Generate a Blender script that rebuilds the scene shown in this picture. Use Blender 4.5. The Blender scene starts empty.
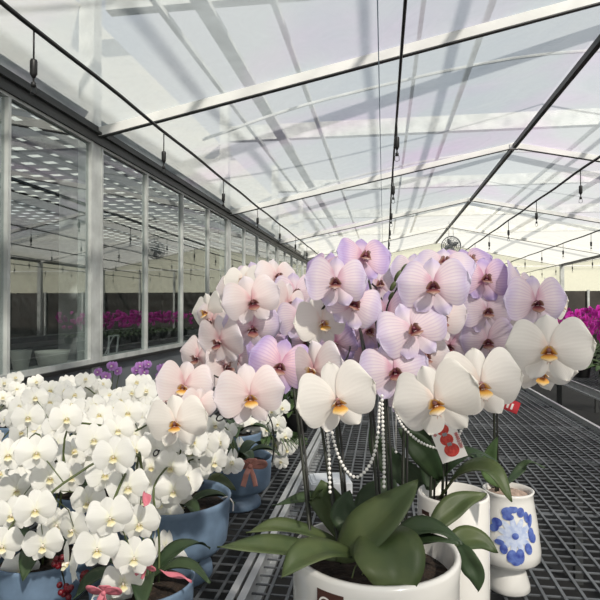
import bpy, bmesh, math, random
from mathutils import Vector, Matrix
random.seed(7)
C = bpy.context.scene.collection
PI = math.pi
EYE = 1.5
F = 560.0
PSI = math.atan(84/560); PITCH = math.atan(7/560)
BZ = EYE - 0.68           # bench surface

# ---------------------------------------------------------------- camera
cd = bpy.data.cameras.new('camera'); cam = bpy.data.objects.new('camera', cd); C.objects.link(cam)
cd.sensor_width = 36; cd.sensor_fit = 'HORIZONTAL'; cd.lens = 36*F/600; cd.clip_start = 0.02; cd.clip_end = 200
cam.location = (0, 0, EYE); cam.rotation_euler = (PI/2+PITCH, 0, PSI)
bpy.context.scene.camera = cam
CM = Matrix.Translation((0, 0, EYE)) @ Matrix.Rotation(PSI, 4, 'Z') @ Matrix.Rotation(PI/2+PITCH, 4, 'X')
def W(px, py, D):
    return CM @ Vector(((px-300)/F*D, (300-py)/F*D, -D))

# ---------------------------------------------------------------- materials
def mat(name, col, rough=0.6, metal=0.0, noise=0.0, scale=8.0, spec=None, bump=0.0, col2=None, coat=0):
    m = bpy.data.materials.new(name); m.use_nodes = True
    nt = m.node_tree; b = nt.nodes['Principled BSDF']
    b.inputs['Base Color'].default_value = (*col, 1); b.inputs['Roughness'].default_value = rough
    b.inputs['Metallic'].default_value = metal
    if spec is not None: b.inputs['Specular IOR Level'].default_value = spec
    if coat: b.inputs['Coat Weight'].default_value = coat
    if noise or bump:
        tc = nt.nodes.new('ShaderNodeTexCoord'); n = nt.nodes.new('ShaderNodeTexNoise')
        n.inputs['Scale'].default_value = scale; n.inputs['Detail'].default_value = 5
        nt.links.new(tc.outputs['Object'], n.inputs['Vector'])
        if noise:
            mx = nt.nodes.new('ShaderNodeMix'); mx.data_type = 'RGBA'
            c2 = col2 or tuple(c*(1-noise) for c in col)
            mx.inputs[6].default_value = (*col, 1); mx.inputs[7].default_value = (*c2, 1)
            cr = nt.nodes.new('ShaderNodeMapRange'); cr.inputs[1].default_value = .35; cr.inputs[2].default_value = .65
            nt.links.new(n.outputs['Fac'], cr.inputs[0]); nt.links.new(cr.outputs[0], mx.inputs[0])
            nt.links.new(mx.outputs[2], b.inputs['Base Color'])
        if bump:
            bp = nt.nodes.new('ShaderNodeBump'); bp.inputs['Strength'].default_value = bump; bp.inputs['Distance'].default_value = .01
            nt.links.new(n.outputs['Fac'], bp.inputs['Height']); nt.links.new(bp.outputs[0], b.inputs['Normal'])
    return m

def petal_mat(name, stops, vein, vamt, trans=0.3):
    m = bpy.data.materials.new(name); m.use_nodes = True
    nt = m.node_tree; b = nt.nodes['Principled BSDF']; out = nt.nodes['Material Output']; L = nt.links
    at = nt.nodes.new('ShaderNodeAttribute'); at.attribute_name = 'pc'
    sp = nt.nodes.new('ShaderNodeSeparateColor'); L.new(at.outputs['Color'], sp.inputs[0])
    rp = nt.nodes.new('ShaderNodeValToRGB'); e = rp.color_ramp.elements
    e[0].position = stops[0][0]; e[0].color = (*stops[0][1], 1); e[1].position = stops[-1][0]; e[1].color = (*stops[-1][1], 1)
    for p, c in stops[1:-1]:
        x = e.new(p); x.color = (*c, 1)
    # u distorted a little by noise
    tc = nt.nodes.new('ShaderNodeTexCoord'); n = nt.nodes.new('ShaderNodeTexNoise'); n.inputs['Scale'].default_value = 3
    oi = nt.nodes.new('ShaderNodeObjectInfo')
    ad0 = nt.nodes.new('ShaderNodeVectorMath'); ad0.operation = 'ADD'; L.new(tc.outputs['Object'], ad0.inputs[0])
    cm = nt.nodes.new('ShaderNodeCombineXYZ'); mr = nt.nodes.new('ShaderNodeMath'); mr.operation = 'MULTIPLY'; mr.inputs[1].default_value = 20
    L.new(oi.outputs['Random'], mr.inputs[0]); L.new(mr.outputs[0], cm.inputs[0]); L.new(cm.outputs[0], ad0.inputs[1])
    L.new(ad0.outputs[0], n.inputs['Vector'])
    a = nt.nodes.new('ShaderNodeMath'); a.operation = 'MULTIPLY_ADD'; L.new(n.outputs['Fac'], a.inputs[0]); a.inputs[1].default_value = .5
    s = nt.nodes.new('ShaderNodeMath'); s.operation = 'SUBTRACT'; L.new(sp.outputs[0], s.inputs[0]); s.inputs[1].default_value = .25
    L.new(s.outputs[0], a.inputs[2]); L.new(a.outputs[0], rp.inputs[0])
    # veins fan along v
    vm = nt.nodes.new('ShaderNodeMath'); vm.operation = 'MULTIPLY'; L.new(sp.outputs[1], vm.inputs[0]); vm.inputs[1].default_value = 84
    vs = nt.nodes.new('ShaderNodeMath'); vs.operation = 'SINE'; L.new(vm.outputs[0], vs.inputs[0])
    mp = nt.nodes.new('ShaderNodeMapRange'); mp.inputs[1].default_value = .2; mp.inputs[2].default_value = 1; mp.inputs[4].default_value = vamt
    L.new(vs.outputs[0], mp.inputs[0])
    mx = nt.nodes.new('ShaderNodeMix'); mx.data_type = 'RGBA'; L.new(mp.outputs[0], mx.inputs[0])
    L.new(rp.outputs[0], mx.inputs[6]); mx.inputs[7].default_value = (*vein, 1)
    L.new(mx.outputs[2], b.inputs['Base Color']); b.inputs['Roughness'].default_value = .55; b.inputs['Specular IOR Level'].default_value = .25
    bp = nt.nodes.new('ShaderNodeBump'); bp.inputs['Strength'].default_value = .06; bp.inputs['Distance'].default_value = .001
    L.new(vs.outputs[0], bp.inputs['Height']); L.new(bp.outputs[0], b.inputs['Normal'])
    tr = nt.nodes.new('ShaderNodeBsdfTranslucent'); L.new(mx.outputs[2], tr.inputs[0])
    ms = nt.nodes.new('ShaderNodeMixShader'); ms.inputs[0].default_value = trans
    L.new(b.outputs[0], ms.inputs[1]); L.new(tr.outputs[0], ms.inputs[2]); L.new(ms.outputs[0], out.inputs[0])
    return m

M = {}
M['p_white'] = petal_mat('white_petal', [(0, (.84,.70,.62)), (.18, (.91,.86,.80)), (1, (.93,.90,.84))], (.88,.82,.78), .22)
M['p_small'] = petal_mat('small_white_petal', [(0, (.88,.87,.70)), (.2, (.91,.90,.84)), (1, (.93,.92,.88))], (.88,.88,.83), .15)
M['p_blush'] = petal_mat('blush_petal', [(0, (.70,.40,.42)), (.2, (.88,.72,.70)), (.6, (.91,.81,.79)), (1, (.88,.82,.86))], (.82,.62,.64), .22)
M['p_lilac'] = petal_mat('lilac_petal', [(0, (.58,.26,.38)), (.22, (.82,.58,.64)), (.5, (.78,.60,.74)), (.8, (.52,.40,.70)), (1, (.66,.58,.84))], (.50,.28,.56), .42)
M['p_pale'] = petal_mat('pale_lavender_petal', [(0, (.66,.36,.44)), (.22, (.86,.70,.74)), (.55, (.86,.75,.80)), (.85, (.68,.59,.79)), (1, (.82,.76,.90))], (.62,.44,.64), .38)
M['p_magenta'] = petal_mat('magenta_petal', [(0, (.50,.01,.22)), (.5, (.62,.03,.42)), (1, (.66,.06,.48))], (.4,.01,.3), .3)
M['p_purple'] = petal_mat('purple_petal', [(0, (.40,.12,.42)), (.5, (.50,.24,.62)), (1, (.58,.36,.70))], (.4,.15,.5), .3)
M['l_yellow'] = petal_mat('yellow_orange_lip', [(0, (.20,.05,.03)), (.25, (.50,.20,.05)), (.5, (.84,.52,.10)), (.7, (.9,.76,.45)), (.9, (.92,.88,.80))], (.55,.12,.05), .6, .2)
M['l_pale'] = petal_mat('pale_yellow_lip', [(0, (.78,.62,.18)), (.35, (.88,.82,.50)), (1, (.93,.91,.80))], (.75,.6,.35), .3, .2)
M['l_maroon'] = petal_mat('maroon_lip', [(0, (.07,.015,.02)), (.35, (.20,.06,.07)), (.65, (.42,.24,.17)), (1, (.78,.64,.62))], (.2,.01,.04), .6, .2)
M['c_white'] = mat('pale_column', (.86,.76,.66), .4)
M['c_pink'] = mat('pink_column', (.40,.20,.20), .4)
M['steel_white'] = mat('white_steel', (.85,.85,.82), .5)
M['c_maroon'] = mat('maroon_column', (.17,.04,.07), .35)
M['magenta_lip'] = mat('magenta_lip', (.35,.0,.15), .4)
M['stem'] = mat('green_stem', (.02,.024,.012), .5, noise=.4, scale=20)
M['stake'] = mat('dark_stem', (.018,.018,.014), .5)
M['stemw'] = mat('olive_stem', (.10,.13,.04), .5, noise=.4, scale=20)
def leaf_mat(name, col, col2):
    m = mat(name, col, .5, noise=.3, scale=14, col2=col2, bump=.2, spec=.35); return m
M['leaf'] = leaf_mat('orchid_leaf', (.046,.070,.025), (.082,.105,.038))
M['leafd'] = leaf_mat('dark_orchid_leaf', (.025,.048,.02), (.042,.068,.028))
M['folia'] = leaf_mat('foliage', (.085,.14,.045), (.04,.075,.025))
M['pot_white'] = mat('white_glaze', (.80,.78,.74), .22, noise=.06, scale=5, coat=.4)
M['pot_blue'] = mat('blue_clay', (.17,.25,.36), .5, noise=.2, scale=30, bump=.1)
M['pot_black'] = mat('black_plastic', (.02,.02,.02), .5)
M['soil'] = mat('bark_soil', (.045,.028,.018), .9, noise=.7, scale=60, bump=1)
M['moss'] = mat('pale_moss', (.52,.38,.30), .9, noise=.4, scale=60, bump=1)
M['bluepaint'] = mat('blue_paint', (.035,.06,.30), .3, noise=.5, scale=70, col2=(.13,.20,.52))
M['bluepale'] = mat('pale_blue_paint', (.40,.48,.70), .3, noise=.3, scale=90, col2=(.60,.66,.80))
M['steel'] = mat('galvanised_steel', (.60,.62,.60), .5, metal=.12, noise=.3, scale=6)
M['steel_dark'] = mat('dark_steel', (.05,.053,.053), .5, noise=.3, scale=4)
M['wire'] = mat('galvanised_wire', (.15,.16,.17), .5, metal=.25, noise=.4, scale=12)
M['rail'] = mat('aluminium_rail', (.60,.61,.61), .38, metal=.4, noise=.2, scale=10)
M['rubber'] = mat('black_rubber', (.012,.012,.012), .45)
M['slat'] = mat('dark_slat', (.022,.025,.025), .6)
M['wallp'] = mat('grey_wall_panel', (.15,.165,.18), .6, noise=.2, scale=3)
M['room'] = mat('grey_room_wall', (.10,.11,.11), .7, noise=.15, scale=1.5)
M['brown'] = mat('dark_brown_wall', (.055,.048,.042), .8, noise=.4, scale=2)
M['floor'] = mat('dark_ground', (.008,.008,.008), .9, noise=.5, scale=6)
M['ribbon'] = mat('salmon_ribbon', (.72,.34,.28), .5, noise=.2, scale=30)
M['pinkrib'] = mat('pink_ribbon', (.68,.20,.25), .45, noise=.2, scale=30)
M['berry'] = mat('red_berry', (.14,.006,.012), .35)
M['pearl'] = mat('pearl', (.88,.86,.82), .18, coat=.6)
M['paper'] = mat('card_paper', (.86,.82,.78), .6)
M['red'] = mat('persimmon_red', (.46,.022,.02), .6, noise=.4, scale=200, col2=(.62,.07,.045))
M['redink'] = mat('red_ink', (.50,.03,.04), .6)
M['greyink'] = mat('grey_ink', (.25,.27,.28), .6)
M['label'] = mat('brown_label', (.075,.028,.02), .5)
M['white'] = mat('white_foam', (.82,.84,.86), .5)
M['cream_box'] = mat('cream_plastic', (.70,.68,.62), .5)
M['fan'] = mat('fan_grey', (.16,.17,.18), .4, metal=.3)
M['bluewire'] = mat('blue_wire', (.35,.45,.55), .5)

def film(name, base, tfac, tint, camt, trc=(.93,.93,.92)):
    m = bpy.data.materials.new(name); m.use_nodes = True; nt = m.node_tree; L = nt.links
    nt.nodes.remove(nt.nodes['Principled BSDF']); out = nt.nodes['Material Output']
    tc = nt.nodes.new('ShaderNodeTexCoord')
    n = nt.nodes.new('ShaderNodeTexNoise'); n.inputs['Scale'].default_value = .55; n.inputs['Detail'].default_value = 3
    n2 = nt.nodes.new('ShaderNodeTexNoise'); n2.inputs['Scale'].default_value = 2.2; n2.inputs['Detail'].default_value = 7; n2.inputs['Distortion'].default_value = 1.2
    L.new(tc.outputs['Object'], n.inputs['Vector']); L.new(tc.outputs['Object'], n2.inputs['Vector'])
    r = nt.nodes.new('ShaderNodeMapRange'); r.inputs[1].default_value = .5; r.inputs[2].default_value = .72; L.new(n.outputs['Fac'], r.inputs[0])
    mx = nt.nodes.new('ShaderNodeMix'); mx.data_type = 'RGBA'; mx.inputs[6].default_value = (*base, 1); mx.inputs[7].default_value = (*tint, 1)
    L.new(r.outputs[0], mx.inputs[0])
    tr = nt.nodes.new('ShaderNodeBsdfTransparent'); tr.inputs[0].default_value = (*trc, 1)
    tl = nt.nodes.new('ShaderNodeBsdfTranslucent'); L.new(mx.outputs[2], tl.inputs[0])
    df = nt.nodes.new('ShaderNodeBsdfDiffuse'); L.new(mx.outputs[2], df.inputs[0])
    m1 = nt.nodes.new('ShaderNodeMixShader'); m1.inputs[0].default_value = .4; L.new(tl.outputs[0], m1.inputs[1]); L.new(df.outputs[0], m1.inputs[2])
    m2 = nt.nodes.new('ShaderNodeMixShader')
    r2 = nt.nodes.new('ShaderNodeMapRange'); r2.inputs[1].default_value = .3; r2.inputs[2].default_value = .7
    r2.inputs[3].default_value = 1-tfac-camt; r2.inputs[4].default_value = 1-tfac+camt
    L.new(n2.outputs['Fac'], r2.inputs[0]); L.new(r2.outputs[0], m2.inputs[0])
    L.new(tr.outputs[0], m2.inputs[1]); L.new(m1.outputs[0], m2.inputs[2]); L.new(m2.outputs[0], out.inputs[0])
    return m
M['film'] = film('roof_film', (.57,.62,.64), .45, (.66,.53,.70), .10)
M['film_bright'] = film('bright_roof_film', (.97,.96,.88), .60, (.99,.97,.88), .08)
M['curtain'] = film('cream_curtain', (.99,.96,.78), .62, (.99,.94,.72), .08, (.99,.97,.80))
g = bpy.data.materials.new('window_glass'); g.use_nodes = True; nt = g.node_tree; nt.nodes.remove(nt.nodes['Principled BSDF'])
gl = nt.nodes.new('ShaderNodeBsdfGlossy'); gl.inputs['Roughness'].default_value = .015; gl.inputs[0].default_value = (.85,.88,.88,1)
tr = nt.nodes.new('ShaderNodeBsdfTransparent'); tr.inputs[0].default_value = (.80,.84,.84,1)
ms = nt.nodes.new('ShaderNodeMixShader'); fr = nt.nodes.new('ShaderNodeFresnel'); fr.inputs[0].default_value = 1.9
ad = nt.nodes.new('ShaderNodeMath'); ad.operation = 'ADD'; ad.inputs[1].default_value = .13; ad.use_clamp = True
nt.links.new(fr.outputs[0], ad.inputs[0]); geo = nt.nodes.new('ShaderNodeNewGeometry'); iv = nt.nodes.new('ShaderNodeMath'); iv.operation = 'SUBTRACT'; iv.inputs[0].default_value = 1; nt.links.new(geo.outputs['Backfacing'], iv.inputs[1])
mu = nt.nodes.new('ShaderNodeMath'); mu.operation = 'MULTIPLY'; nt.links.new(ad.outputs[0], mu.inputs[0]); nt.links.new(iv.outputs[0], mu.inputs[1]); nt.links.new(mu.outputs[0], ms.inputs[0])
nt.links.new(tr.outputs[0], ms.inputs[1]); nt.links.new(gl.outputs[0], ms.inputs[2]); nt.links.new(ms.outputs[0], nt.nodes['Material Output'].inputs[0])
M['glass'] = g

# ---------------------------------------------------------------- helpers
def obj(name, bm, m, parent=None, smooth=True, keepmesh=None):
    me = bpy.data.meshes.new(name); bm.to_mesh(me); bm.free()
    for x in (m if isinstance(m, (list, tuple)) else [m]): me.materials.append(M[x])
    if smooth:
        for p in me.polygons: p.use_smooth = True
    o = bpy.data.objects.new(name, me); C.objects.link(o)
    if parent: o.parent = parent; o.matrix_parent_inverse = inv(parent)
    return o
def wm(o):
    return (wm(o.parent) @ o.matrix_parent_inverse if o.parent else Matrix.Identity(4)) @ o.matrix_basis
def inv(p): return wm(p).inverted()
def tag(o, label, cat, group=None, kind=None):
    o['label'] = label
    if cat: o['category'] = cat
    if group: o['group'] = group
    if kind: o['kind'] = kind
    return o
def thing(name, label, cat, loc, group=None):
    o = bpy.data.objects.new(name, None); C.objects.link(o); o.location = loc; o.empty_display_size = .05
    return tag(o, label, cat, group)
def struct(name, bm, m, parent=None, smooth=False):
    o = obj(name, bm, m, parent, smooth)
    if not parent: o['kind'] = 'structure'
    return o
def place(o, mtx, parent):
    o.parent = parent; o.matrix_parent_inverse = inv(parent); o.matrix_basis = mtx
def box(bm, x0, x1, y0, y1, z0, z1):
    vs = [bm.verts.new((x, y, z)) for x in (x0, x1) for y in (y0, y1) for z in (z0, z1)]
    for f in ((0,1,3,2),(4,6,7,5),(0,4,5,1),(2,3,7,6),(0,2,6,4),(1,5,7,3)):
        bm.faces.new([vs[i] for i in f])
def obox(bm, a, b, w, h, up=Vector((0,0,1))):
    a, b = Vector(a), Vector(b); d = (b-a).normalized(); s = d.cross(up).normalized(); u = s.cross(d)
    vs = []
    for p in (a, b):
        for i, j in ((-1,-1),(1,-1),(1,1),(-1,1)): vs.append(bm.verts.new(p+s*(i*w/2)+u*(j*h/2)))
    for i in range(4): bm.faces.new((vs[i], vs[(i+1)%4], vs[4+(i+1)%4], vs[4+i]))
    bm.faces.new(vs[3::-1]); bm.faces.new(vs[4:])
def catmull(pts, n=6):
    pts = [Vector(p) for p in pts]
    if len(pts) < 3: return pts
    q = [2*pts[0]-pts[1]] + pts + [2*pts[-1]-pts[-2]]; out = []
    for i in range(1, len(q)-2):
        a, b, c, d = q[i-1:i+3]
        for k in range(n):
            t = k/n
            out.append(.5*((2*b)+(c-a)*t+(2*a-5*b+4*c-d)*t*t+(3*b-a-3*c+d)*t**3))
    out.append(pts[-1]); return out
def tube(bm, pts, r, n=6, cap=True):
    pts = [Vector(p) for p in pts]; rings = []
    ref = Vector((.13, .31, .94))
    for i, p in enumerate(pts):
        d = (pts[min(i+1, len(pts)-1)]-pts[max(i-1, 0)])
        d = d.normalized() if d.length > 1e-9 else Vector((0,0,1))
        if abs(d.dot(ref)) > .97: ref = Vector((.9, .3, .1))
        s = d.cross(ref).normalized(); ref = s.cross(d).normalized()
        rr = r[i] if isinstance(r, (list, tuple)) else r
        rings.append([bm.verts.new(p+s*(math.cos(a*2*PI/n)*rr)+ref*(math.sin(a*2*PI/n)*rr)) for a in range(n)])
    for A, B in zip(rings, rings[1:]):
        for k in range(n): bm.faces.new((A[k], A[(k+1)%n], B[(k+1)%n], B[k]))
    if cap: bm.faces.new(rings[0][::-1]); bm.faces.new(rings[-1])
def lathe(bm, prof, c=(0,0,0), n=32):
    rings = []
    for r, z in prof:
        rings.append([bm.verts.new((c[0]+math.cos(a*2*PI/n)*r, c[1]+math.sin(a*2*PI/n)*r, c[2]+z)) for a in range(n)])
    for A, B in zip(rings, rings[1:]):
        for k in range(n): bm.faces.new((A[k], A[(k+1)%n], B[(k+1)%n], B[k]))
    return rings
def ball(bm, c, r, n=8, sc=(1,1,1), mi=0):
    x = bmesh.ops.create_uvsphere(bm, u_segments=n, v_segments=max(4, n//2+1), radius=r)
    for v in x['verts']: v.co = Vector((v.co.x*sc[0], v.co.y*sc[1], v.co.z*sc[2]))+Vector(c)
    if mi:
        for f in {f for v in x['verts'] for f in v.link_faces}: f.material_index = mi

def text_mesh(cu):
    o = bpy.data.objects.new('lettering', cu); C.objects.link(o); bpy.context.view_layer.update()
    me = bpy.data.meshes.new_from_object(o.evaluated_get(bpy.context.evaluated_depsgraph_get())); bpy.data.objects.remove(o)
    return me
# ---------------------------------------------------------------- flowers (unit span 1, facing -Y, up +Z)
def petal(bm, lay, ang, L, Wd, root, nu, nv, cup, back, wave, sep=False, asym=0, mi=0, ph=0.0, kf=None, big=False):
    a = math.radians(ang); ca, sa = math.cos(a), math.sin(a); g = []
    for i in range(nu+1):
        u = i/nu
        uu = 1-(1-u)**1.35
        if sep: w = Wd*1.25*((uu+.04)**.62)*max(0, 1-uu**2.6)**.58
        elif big: w = Wd*1.06*((uu+.01)**.52)*max(0, 1-uu**3.0)**.5
        else: w = Wd*1.16*((uu+.015)**.60)*max(0, 1-uu**3.6)**.5
        row = []
        for j in range(nv+1):
            v = -1+2*j/nv
            al = L*uu - (.10 if big else .05)*L*abs(v)**2*(uu) ; ac = w*v*(1+asym*v)
            yy = back*uu**1.5 + cup*(v*v)*w*1.6 + wave*math.sin(ph+4.5*v+3*uu)*uu**2 - .010*math.exp(-(v*7)**2)*(1-uu)
            if kf: al, ac, yy = kf(uu, v, al, ac, yy)
            vt = bm.verts.new((root[0]+al*ca-ac*sa, root[1]+yy, root[2]+al*sa+ac*ca))
            vt[lay] = (uu, (v+1)/2, 0, 1); row.append(vt)
        g.append(row)
    for i in range(nu):
        for j in range(nv):
            f = bm.faces.new((g[i][j], g[i+1][j], g[i+1][j+1], g[i][j+1])); f.material_index = mi
def petals_into(bm, lay, rnd, hi=True, style=0):
    nu, nv = (16, 16) if hi else (8, 8)
    R = lambda a: rnd.uniform(-a, a)
    for s in (-1, 1):
        ang = (7+R(6)); ang = ang if s > 0 else 180-ang
        petal(bm, lay, ang, .495+R(.015), .465+R(.02), (s*.015, 0, .015), nu, nv, .10+R(.12), .02+R(.07), .014+R(.008), asym=0.07*s, ph=R(3), big=True)
    petal(bm, lay, 90+R(5), .41+R(.02)+style*.03, .17+R(.015)+style*.03, (0, .035, .02), nu, max(4, nv//2), .22+R(.15), .05+R(.05), .012, sep=True, ph=R(3))
    for s in (-1, 1):
        petal(bm, lay, -90+s*(31+R(5)), .40+R(.02)+style*.03, .165+R(.012)+style*.03, (s*.015, .03, -.02), nu, max(4, nv//2), .2+R(.15), .05+R(.05), .012, sep=True, ph=R(3))
def lip_into(bm, lay, rnd, hi=True, ml=0, mc=1):
    n = 7 if hi else 4
    def midk(u, v, al, ac, yy):     # trowel-shaped middle lobe, arching forward and down
        return al*.72, ac*(.55+1.1*math.sin(PI*u)), -.015-.15*math.sin(PI*.55*u)+.035*v*v
    petal(bm, lay, -90, .175, .075, (0, -.02, -.025), n, 6, 0, 0, 0, mi=ml, kf=midk)
    for s in (-1, 1):
        def sk(u, v, al, ac, yy, s=s): return al*(1-.15*u), ac, -.11*u**.8-.045*v*s*u
        petal(bm, lay, 90-s*48, .085, .08, (s*.015, -.02, -.035), n, 6, 0, 0, 0, mi=ml, kf=sk)
    if hi:
        for s in (-1, 1):
            tube(bm, [(s*.006, -.12, -.14), (s*.024, -.13, -.165), (s*.022, -.15, -.175)], [.006, .004, .002], 4)
    tube(bm, [(0, .0, .0), (0, -.04, .012), (0, -.085, .002), (0, -.10, -.008)], [.024, .028, .030, .015], 10 if hi else 6)
    if mc: 
        bm.faces.ensure_lookup_table()
        nt_ = (10 if hi else 6)
        for f in bm.faces[-(3*nt_+2):]: f.material_index = mc
    if hi:
        ball(bm, (-.010, -.075, -.045), .011, 8, mi=ml); ball(bm, (.010, -.075, -.045), .011, 8, mi=ml)
FT = {'white': ('p_white', 'l_yellow', 'c_pink'), 'small': ('p_small', 'l_pale', 'c_white'), 'blush': ('p_blush', 'l_maroon', 'c_pink'),
      'lilac': ('p_lilac', 'l_maroon', 'c_maroon'), 'pale': ('p_pale', 'l_maroon', 'c_maroon'), 'magenta': ('p_magenta', 'magenta_lip', 'magenta_lip'),
      'purple': ('p_purple', 'p_white', 'c_pink'), 'blushy': ('p_blush', 'l_yellow', 'c_pink')}
_pm = {}; _lm = {}; _cm = {}
def mkmesh(name, bm, mats):
    me = bpy.data.meshes.new(name); bm.to_mesh(me); bm.free()
    for x in mats: me.materials.append(M[x])
    for p in me.polygons: p.use_smooth = True
    return me
def petal_mesh(t, k, hi=True):
    if (t, k, hi) not in _pm:
        bm = bmesh.new(); lay = bm.verts.layers.float_color.new('pc'); petals_into(bm, lay, random.Random(k*13+5), hi, 1 if t == 'small' else 0)
        _pm[(t, k, hi)] = mkmesh('orchid_flower', bm, [FT[t][0]])
    return _pm[(t, k, hi)]
def lip_mesh(t):
    if t not in _lm:
        bm = bmesh.new(); lay = bm.verts.layers.float_color.new('pc'); lip_into(bm, lay, random)
        _lm[t] = mkmesh('flower_lip', bm, FT[t][1:])
    return _lm[t]
def combo_mesh(t, k):
    if (t, k) not in _cm:
        bm = bmesh.new(); lay = bm.verts.layers.float_color.new('pc'); petals_into(bm, lay, random.Random(k*7+3), False, 1)
        lip_into(bm, lay, random, False, 1, 2)
        _cm[(t, k)] = mkmesh('orchid_flower', bm, FT[t])
    return _cm[(t, k)]
def orient(pos, f, roll, size, squash=1):
    y = -f.normalized(); z = (Vector((0,0,1))-y*y.z).normalized(); x = y.cross(z)
    m = Matrix((x, y, z)).transposed().to_4x4()
    return Matrix.Translation(pos) @ m @ Matrix.Rotation(math.radians(roll), 4, 'Y') @ Matrix.Diagonal((size, size, size, 1))
def facing(pos, yaw, pitch):
    d = Vector((0, 0, EYE))-pos; d.z = 0; d.normalize()
    d = Matrix.Rotation(math.radians(yaw), 3, 'Z') @ d
    p = math.radians(pitch); return Vector((d.x*math.cos(p), d.y*math.cos(p), math.sin(p)))
def add_flower(root, pos, f, roll, size, t, hi=True, split=True):
    k = random.randrange(5)
    m = orient(pos, f, roll, size)
    if split:
        o = bpy.data.objects.new('flower', petal_mesh(t, k, hi)); C.objects.link(o); place(o, m, root)
        l = bpy.data.objects.new('flower_lip', lip_mesh(t)); C.objects.link(l); l.parent = o
        l.rotation_euler = (math.radians(random.uniform(-8, 8)), 0, 0)
    else:
        o = bpy.data.objects.new('flower', combo_mesh(t, k)); C.objects.link(o); place(o, m, root)
    return o

def leaf_bm(bm, pts, w, up=Vector((0,0,1)), fold=.25, n=6, tip=1.0, th=.0016):
    P = catmull(pts, n); N = len(P)-1; rows = []
    for i, p in enumerate(P):
        d = (P[min(i+1, N)]-P[max(i-1, 0)]).normalized(); s = d.cross(up)
        s = s.normalized() if s.length > 1e-3 else Vector((1,0,0)); u = s.cross(d).normalized()
        t = i/N
        ww = w/2*(.22+.95*math.sin(PI*min(1, t**.85*.74+.06)))*max(0.0005, 1-t**2.8*tip)**.72
        if t < .12: ww *= .75+.25*t/.12
        top = []; bot = []
        for v in (-1, -.6, -.2, 0, .2, .6, 1):
            h = fold*ww*(abs(v)**1.3) - .10*ww*math.exp(-(v*4)**2) + .0022*math.sin(t*9+v*2)
            q = p+s*(ww*v)+u*h
            top.append(bm.verts.new(q)); bot.append(bm.verts.new(q-u*th*(1.4-abs(v))))
        rows.append((top, bot))
    for (A, a), (B, b) in zip(rows, rows[1:]):
        for k in range(6):
            bm.faces.new((A[k], A[k+1], B[k+1], B[k])); bm.faces.new((a[k+1], a[k], b[k], b[k+1]))
        bm.faces.new((A[0], B[0], b[0], a[0])); bm.faces.new((B[6], A[6], a[6], b[6]))
    for A, a in (rows[0], rows[-1]):
        for k in range(6): bm.faces.new((A[k], a[k], a[k+1], A[k+1]))
def leaf(root, pts, w, m='leaf', up=Vector((0,0,1)), fold=.25, tip=1.0):
    bm = bmesh.new(); leaf_bm(bm, pts, w, up, fold, tip=tip); return obj('leaf', bm, m, root)

# ---------------------------------------------------------------- the house
XL, XR, XM = -2.4, 6.13, 1.865
EZ, RZ = EYE+1.46, EYE+2.34
FY = [.33+4.06*i for i in range(-1, 6)]        # frames
YE = FY[-1]
bm = bmesh.new(); box(bm, -9, 16, -5, 27, -.05, 0); struct('floor', bm, 'floor')
def slope_z(x):                                 # roof height at x, both bays
    if x < XM: return EZ+(x-XL)/(XM-XL)*(RZ-EZ)
    if x < XR: return RZ-(x-XM)/(XR-XM)*(RZ-EZ)
    x2 = XR+(XR-XL)/2
    return EZ+(x-XR)/(x2-XR)*(RZ-EZ) if x < x2 else RZ-(x-x2)/(x2-XR)*(RZ-EZ)
def roof_sheet(x0, x1, y0, y1):
    bm = bmesh.new(); nx, ny = 10, max(2, int((y1-y0)*2))
    g = []
    for j in range(ny+1):
        y = y0+(y1-y0)*j/ny; row = []
        for i in range(nx+1):
            x = x0+(x1-x0)*i/nx
            sag = .03*math.sin(PI*((y-FY[0]) % 4.06)/4.06)
            row.append(bm.verts.new((x, y, slope_z(x)+.05+sag)))
        g.append(row)
    for j in range(ny):
        for i in range(nx): bm.faces.new((g[j][i], g[j][i+1], g[j+1][i+1], g[j+1][i]))
    return bm
YB = 13.6
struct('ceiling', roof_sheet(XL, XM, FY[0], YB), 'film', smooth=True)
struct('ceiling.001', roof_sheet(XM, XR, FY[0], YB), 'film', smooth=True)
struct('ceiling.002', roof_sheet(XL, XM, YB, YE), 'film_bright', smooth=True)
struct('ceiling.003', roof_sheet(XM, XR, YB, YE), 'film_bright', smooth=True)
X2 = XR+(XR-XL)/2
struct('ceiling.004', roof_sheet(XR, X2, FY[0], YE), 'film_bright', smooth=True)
k = 1
for y in FY:
    bm = bmesh.new()
    for p, q in (((XL, y, EZ), (XM, y, RZ)), ((XM, y, RZ), (XR, y, EZ)), ((XR, y, EZ), (X2, y, RZ))): obox(bm, p, q, .04, .075)
    bm2 = bmesh.new()
    for p, q in (((XL, y, EZ-.042), (XM, y, RZ-.042)), ((XM, y, RZ-.042), (XR, y, EZ-.042)), ((XR, y, EZ-.042), (X2, y, RZ-.042))): obox(bm2, p, q, .042, .010)
    struct('trim_%d' % k, bm2, 'steel_dark'); k += 1
    box(bm, XM-.06, XM+.06, y-.04, y+.04, RZ-.06, RZ+.02)
    if y == YE: obox(bm, (XL, y, EZ-.03), (14, y, EZ-.03), .04, .04)
    struct('trim_%d' % k, bm, 'steel_white'); k += 1
    bm = bmesh.new(); box(bm, XL-.12, XL+.015, y-.06, y+.07, 0, EZ+1.75); struct('trim_%d' % k, bm, 'steel'); k += 1
    if y > 10:
        bm = bmesh.new(); box(bm, XR-.06, XR+.06, y-.06, y+.06, 0, EZ); struct('trim_%d' % k, bm, 'steel'); k += 1
    # outer truss beam above the film
    bm = bmesh.new(); box(bm, XL-.1, 15, y+.35, y+.47, RZ+.36, RZ+.60); struct('trim_%d' % k, bm, 'steel'); k += 1
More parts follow.
